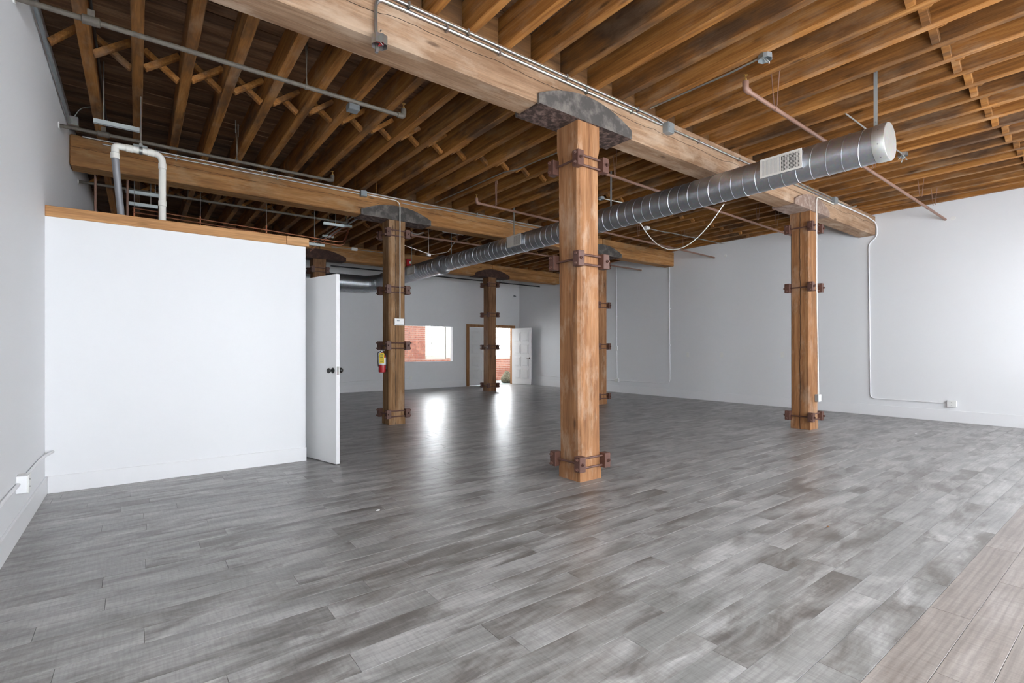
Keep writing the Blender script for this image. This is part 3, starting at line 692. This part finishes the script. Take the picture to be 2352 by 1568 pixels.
# column by the long wall: conduit and outlet
cy = GY[0]-.014
conduit('thin cream conduit bent over the pinkish cap down the column', [(9.0, GY[0]-.046, 3.60), (8.36, GY[0]-.046, 3.60), (8.36, GY[0]-.046, 2.3), (8.43, GY[0]-.046, .54)], .0085, .08, PVC)
b = thing('outlet_box', 'grey outlet box low on the split column', 'outlet', (8.455, GY[0]-.022, .485), None)
MB().bbox(-.05, .05, -.03, .021, -.055, .055, .003).build('box_shell', BOXG, b)
MB().bbox(-.048, .048, -.036, -.0302, -.053, .053, .002).build('cover', PLASTIC, b)
for z in (-.024, .024): B(-.022, .022, -.039, -.036, z-.017, z+.017).build('socket', PLASTIC, b)
# fire alarm strobe on the third girder
b = thing('alarm_strobe', 'red fire alarm strobe on the girder face', 'alarm', (5.69, GY[2]-.001, 3.52), None)
MB().bbox(-.06, .06, -.05, 0, -.09, .09, .006).build('housing', RED, b)
MB().bbox(.0, .05, -.075, -.0505, -.03, .03, .008).build('strobe_lens', PLASTIC, b)

# ------------------------------------------------------------------ wall conduits and plates
wx = XR-.0125
conduit('white painted conduit bending around the tan girder end to an outlet', [(9.16, GY[0]-.024, 3.655), (10.6, GY[0]-.024, 3.655), (10.98, GY[0]-.024, 3.62), (wx, GY[0]-.024, 3.55), (wx, GY[0]-.024, 3.36), (wx, 3.40, 3.25), (wx, 3.37, .318), (wx, 2.26, .318)], .0105, .09, TRIMW, cl=[(wx, 3.385, 2.2), (wx, 2.8, .318)], clw='x')
conduit('white painted conduit dropping below the orange girder to the wall outlet', [(wx, 7.83, 3.39), (wx, 7.80, .345), (wx, 9.49, .345)], .0105, .14, TRIMW, cl=[(wx, 7.82, 2.3), (wx, 7.81, 1.35)], clw='x')
conduit('white painted conduit running from ceiling to the wall switch', [(wx, 9.62, 3.72), (wx, 9.60, 1.34)], .0105, 0, TRIMW, cl=[(wx, 9.61, 2.2)], clw='x')
conduit('white painted conduit linking the wall switch to the low outlet', [(wx, 9.60, 1.20), (wx, 9.585, .40)], .0105, 0, TRIMW)
conduit('white painted conduit low along the wall towards the doors', [(wx, 9.66, .345), (wx, 13.2, .345)], .0105, 0, TRIMW)
def plate(name, label, cat, y, z, box=0.0, duplex=True, w=.036, h=.058, group=None):
    p = thing(name, label, cat, (XR-.0005, y, z), group)
    if box: MB().bbox(-box, 0, -w*.97, w*.97, -h*.97, h*.97, .004).build('box_shell', TRIMW, p)
    MB().bbox(-box-.006, -box-.0003, -w, w, -h, h, .002).build('cover_plate', PLASTIC, p)
    m = MB()
    if duplex:
        for dz in (-.024, .024):
            so = MB().bbox(-box-.009, -box-.0061, -.017, .017, dz-.015, dz+.015, .001).build('socket', PLASTIC, p)
            for dy in (-.006, .006): B(-box-.0096, -box-.0089, dy-.0015, dy+.0015, dz-.005, dz+.005).build('socket_slot', DARK, so)
    else:
        m.bbox(-box-.012, -box-.0061, -.006, .006, -.014, .014, .002).build('toggle', PLASTIC, p)
    return p
plate('wall_switch', 'white wall plate beside the conduit drop below the orange girder', 'switch', 7.28, 1.105, duplex=False)
plate('wall_switch', 'white wall plate in the middle of the row of three', 'switch', 6.37, 1.11, duplex=False)
plate('wall_switch', 'white wall plate just beside the split column', 'switch', 4.98, 1.12, duplex=False)
plate('outlet_box', 'white surface outlet box at the end of the girder conduit', 'outlet', 2.19, .315, .045, True, .06, .058)
plate('outlet_box', 'white surface outlet box where two wall conduits meet', 'outlet', 9.575, .345, .045, True, .07, .055)
plate('wall_switch', 'grey surface switch box on the thin wall conduit', 'switch', 9.60, 1.27, .045, False, .045, .06)
p = thing('wall_outlet', 'small white outlet on the end wall below the window', 'outlet', (6.80, YF-.0005, .345))
MB().bbox(-.045, .045, -.006, -.0003, -.058, .058, .002).build('cover_plate', PLASTIC, p)
for dz in (-.024, .024): MB().bbox(-.017, .017, -.010, -.006, dz-.015, dz+.015, .001).build('socket', PLASTIC, p)
conduit('flat white raceway low on the end wall', [(4.2, YF-.009, .30), (6.75, YF-.009, .345)], .008, 0, TRIMW, name='raceway')
p = thing('camera_bracket', 'tiny grey bracket high in the end wall corner', 'bracket', (10.86, YF-.001, 3.17))
MB().bbox(-.03, .03, -.03, 0, -.03, .03, .004).cyl((0, -.03, 0), (.02, -.08, -.02), .018, n=8).build('bracket', BOXG, p)
# tall white wall: surface outlet with conduit
p = thing('outlet_box', 'white surface outlet box on the wall near the partition corner', 'outlet', (XL+.0005, 4.56, .355))
MB().bbox(0, .055, -.05, .05, -.058, .058, .004).build('box_shell', TRIMW, p)
MB().bbox(.0552, .061, -.05, .05, -.058, .058, .002).build('cover_plate', PLASTIC, p)
for dz in (-.024, .024): B(.0608, .0625, -.003, .003, dz-.004, dz+.004).build('socket_slot', DARK, p)
conduit('white painted conduit low on the wall by the partition corner', [(XL+.013, 3.0, .30), (XL+.013, 4.0, .36), (XL+.013, 4.51, .36)], .0115, .2, TRIMW)
conduit('white painted conduit turning into the partition corner', [(XL+.013, 4.61, .36), (XL+.013, 5.5, .36), (XL+.05, 5.79, .36)], .0115, .2, TRIMW)

# ------------------------------------------------------------------ plumbing above the partition
PYY = 6.15
p = thing('drain_pipe', 'white plastic pipe arching over the top of the partition', 'pipe', (0, PYY, 0))
MB().tube([(-.17, 0, 3.15), (-.17, 0, 3.215), (.205, 0, 3.215), (.205, 0, 2.05)], .0315, 18, .085).build('pipe', PVC, p)
for c, d in (((-.06, 0, 3.215), (1, 0, 0)), ((.11, 0, 3.215), (1, 0, 0)), ((.205, 0, 3.10), (0, 0, 1)), ((.205, 0, 2.72), (0, 0, 1))):
    MB().lathe(Vector(c)-Vector(d)*.028, d, [(.031, 0), (.0355, .002), (.0355, .054), (.031, .056)], 18).build('pipe_fitting', PVC, p)
p2 = thing('drain_pipe', 'grey plastic pipe slanting down behind the partition', 'pipe', (-.17, PYY, 3.149))
MB().tube([(0, 0, 0), (0, 0, -.05), (.075, .22, -.97)], .030, 16, .03).build('pipe', GREYPIPE, p2)
MB().lathe((0, 0, -.06), (0, 0, 1), [(.030, 0), (.037, .003), (.037, .055), (.030, .058)], 16).build('pipe_fitting', PVC, p2)
p = thing('pipe_clamp', 'steel clamp and threaded rod holding the white pipe', 'hanger', (.03, PYY, 3.215))
MB().cyl((0, 0, .035), (0, 0, .62), .0045, n=8).build('threaded_rod', STEEL, p)
MB().lathe((-.014, 0, 0), (1, 0, 0), [(.0322, 0), (.039, 0), (.039, .028), (.0322, .028)], 16).box(-.014, .014, -.01, .01, .036, .07).build('clamp_ring', STEEL, p)
def strut(label, x0, x1, y, z, rods, group='strut hangers'):
    s = thing('strut_channel', label, 'strut', ((x0+x1)/2, y, z), group); L = (x1-x0)/2
    MB().box(-L, L, -.02, .02, .016, .02).box(-L, L, -.02, -.016, -.02, .016).box(-L, L, .016, .02, -.02, .016).box(-L, L, -.016, -.008, -.02, -.017).box(-L, L, .008, .016, -.02, -.017).build('channel', STRUT, s)
    for dx, za, zb in rods: MB().cyl((dx, 0, za), (dx, 0, zb), .005, n=8).build('threaded_rod', STEEL, s)
    return s
strut('zinc strut channel hanging above the white drain pipe', -.335, .02, 6.22, 3.44, [(-.1, .02, .59)])
metal_box('junction_box', 'zinc junction box on the orange girder behind the white drain pipe', (.03, GY[1]-.0655, 3.71), .07, .031, .038, STRUT)
strut('zinc strut channel hanging over the copper pipes', 2.455, 2.79, 8.40, 3.33, [(-.09, .02, .69), (.03, .02, .69)])
strut('upper cross strut behind the white drain pipe', -.12, .24, 8.4, 3.36, [(.14, .02, .66)])
strut('lower cross strut behind the white drain pipe', -.09, .23, 8.47, 3.22, [(.08, .02, .80)])
strut('pale strut behind the end of the pine plate', 2.18, 2.50, 8.5, 2.98, [(0, .02, 1.04)])
for z, l in ((3.125, 'upper copper pipe running above the partition'), (3.07, 'lower copper pipe running above the partition')):
    conduit(l, [(-.05, 8.3, z), (2.75, 8.3, z-.10), (2.95, 8.6, z+.25), (3.02, 9.4, z+.38), (3.10, 11.6, z+.38)], .0085, .12, COPPER, name='copper_pipe')
for x, l in ((-.03, 'copper pipe hanger rod beside the reddish riser'), (.72, 'lone copper pipe hanger rod above the plate'), (1.58, 'copper pipe hanger rod under the dark sprinkler pipe')):
    p = thing('pipe_hanger', l, 'hanger', (x, 8.316, 3.09), 'copper pipe hangers')
    MB().cyl((0, 0, -.06), (0, 0, .93), .004, n=6).build('threaded_rod', STEEL, p)
    MB().box(-.008, .008, -.004, .004, -.075, .05).build('pipe_clip', COPPER, p)
for x, l in ((-.10, 'reddish riser pipe behind the grey slanting pipe'), (-.42, 'rusty riser pipe close to the tall white wall')):
    conduit(l, [(x, 8.15, 0.0), (x, 8.15, 3.74)], .013, 0, PIPEBR, name='riser_pipe')
conduit('first of two parallel conduits following the joists past the extinguisher column', [(3.05, 8.3, 3.60), (3.12, 11.6, 3.60)], .012, 0, STEEL)
conduit('second of two parallel conduits following the joists past the extinguisher column', [(3.16, 8.3, 3.60), (3.19, 11.6, 3.60)], .016, 0, STRUT)
for y in (9.3, 10.4): strut('cross strut carrying the two parallel conduits, %s' % ('by the orange girder' if y < 10 else 'by the dark column'), 3.02, 3.24, y, 3.566, [(.0, .02, .40)])
conduit('bent conduit stub below the orange girder beside the column', [(3.60, 8.05, 3.33), (3.9, 8.05, 3.30), (4.0, 8.1, 3.30), (4.15, 8.15, 3.37)], .011, .06, STEEL)
conduit('thin cable with small box slung below joists past the orange girder', [(3.62, 8.4, 3.20), (4.6, 8.7, 3.10), (5.5, 9.6, 3.40), (5.9, 10.0, 3.74)], .006, .2, PVC, name='cable')
b = thing('junction_box', 'small white box slung on the thin cable', 'box', (4.50, 8.60, 3.075), None)
MB().bbox(-.035, .035, -.025, .025, -.03, .012, .004).build('box_shell', PLASTIC, b)
B(-.004, .004, .012, .020, .0, .67).build('hanger_wire', STEEL, b)
b = thing('ceiling_light', 'pale fluorescent batten under the joists past the orange girder', 'light', (5.3, 9.05, 3.70), None)
MB().bbox(-.28, .28, -.05, .05, 0, .048, .006).build('body', CREAM, b)
MB().tube([(-.25, 0, -.015), (.25, 0, -.015)], .013, 8).build('tube', PLASTIC, b)
conduit('pale conduit along the dark end girder', [(3.7, GY[2]-.022, 3.69), (4.4, GY[2]-.022, 3.70), (5.4, GY[2]-.022, 3.70)], .011, .05, STEEL)
metal_box('junction_box', 'white box on the girder face behind the extinguisher column', (4.25, GY[2]-.03, 3.70), .07, .028, .035, PLASTIC)

# ------------------------------------------------------------------ fire extinguisher
e = thing('fire_extinguisher', 'red fire extinguisher with yellow tag hung on the column', 'extinguisher', (3.215, GY[1]+.10, .862))
MB().lathe((0, 0, 0), (0, 0, 1), [(.045, 0), (.056, .006), (.058, .02), (.058, .26), (.052, .285), (.03, .31), (.018, .318), (.018, .33)], 24).build('cylinder', RED, e)
MB().lathe((0, 0, .13), (0, 0, 1), [(.0585, 0), (.0595, .001), (.0595, .115), (.0585, .116)], 24).build('label_band', PLASTIC, e)
MB().lathe((0, 0, .118), (0, 0, 1), [(.0585, 0), (.0615, .001), (.0615, .010), (.0585, .011)], 24).build('strap', BLACK, e)
m = MB().cyl((0, 0, .33), (0, 0, .36), .016, n=10).box(-.012, .012, -.075, .03, .352, .362).box(-.012, .012, -.07, .03, .372, .382).cyl((0, -.0, .35), (-.03, 0, .35), .008, n=8)
m.build('valve_lever', BLACK, e)
MB().lathe((-.015, -.02, .345), (-.5, -1, 0), [(.014, 0), (.014, .012), (.001, .013)], 12).build('pressure_gauge', STRUT, e)
MB().tube([(-.02, 0, .345), (-.075, 0, .33), (-.078, 0, .20), (-.066, 0, .10)], .007, 8, .05).build('hose', BLACK, e)
M = Matrix.Translation((-.03, -.058, .235)) @ Matrix.Rotation(-.45, 4, 'Z')
MB().box(-.038, .038, -.002, .0, -.085, .085, M).build('inspection_tag', YEL, e)
m = MB()
for i in range(4): m.box(-.025, .025-.01*(i % 2), -.003, -.002, .05-.035*i, .06-.035*i, M)
m.build('tag_print', BLACK, e)
MB().box(.056, .0745, -.02, .02, .05, .30).build('bracket', BLACK, e)

# ------------------------------------------------------------------ small loose things
def lump(name, label, cat, loc, s, mat, seed):
    bm = bmesh.new(); bmesh.ops.create_icosphere(bm, subdivisions=3, radius=1)
    for v in bm.verts:
        n = mnoise.noise(v.co*1.9+Vector((seed, 0, 0))); n2 = mnoise.noise(v.co*5+Vector((0, seed, 0)))
        v.co *= 1+.28*n+.10*n2
        t = max(0, v.co.z+.2); v.co.x *= 1-.42*t; v.co.y *= 1-.42*t
        v.co = Vector((v.co.x*s[0], v.co.y*s[1], max(-.72, v.co.z)*s[2]))
    lo = min(v.co.z for v in bm.verts)
    for v in bm.verts: v.co.z -= lo
    me = bpy.data.meshes.new(name); bm.to_mesh(me); bm.free(); me.materials.append(mat)
    me.polygons.foreach_set('use_smooth', [True]*len(me.polygons))
    return tag(link(name, me, None, loc), label, cat)
lump('sack', 'patterned sack slumped on the floor beside the open panelled door', 'sack', (11.02, 14.85, -.003), (.22, .2, .26), SACKM, 2.0)
lump('wood_chip', 'tiny dark wood chip lying on the grey planks', 'chip', (3.847, 1.42, 0), (.016, .008, .005), POSTD, 5.0)
lump('paper_scrap', 'tiny white paper scrap on the planks near the split column', 'scrap', (9.1, 2.2, 0), (.022, .014, .006), PLASTIC, 8.0)
lump('plaster_crumb', 'tiny white plaster crumb on planks before the partition', 'crumb', (1.48, 3.66, 0), (.016, .01, .005), PLASTIC, 9.0)
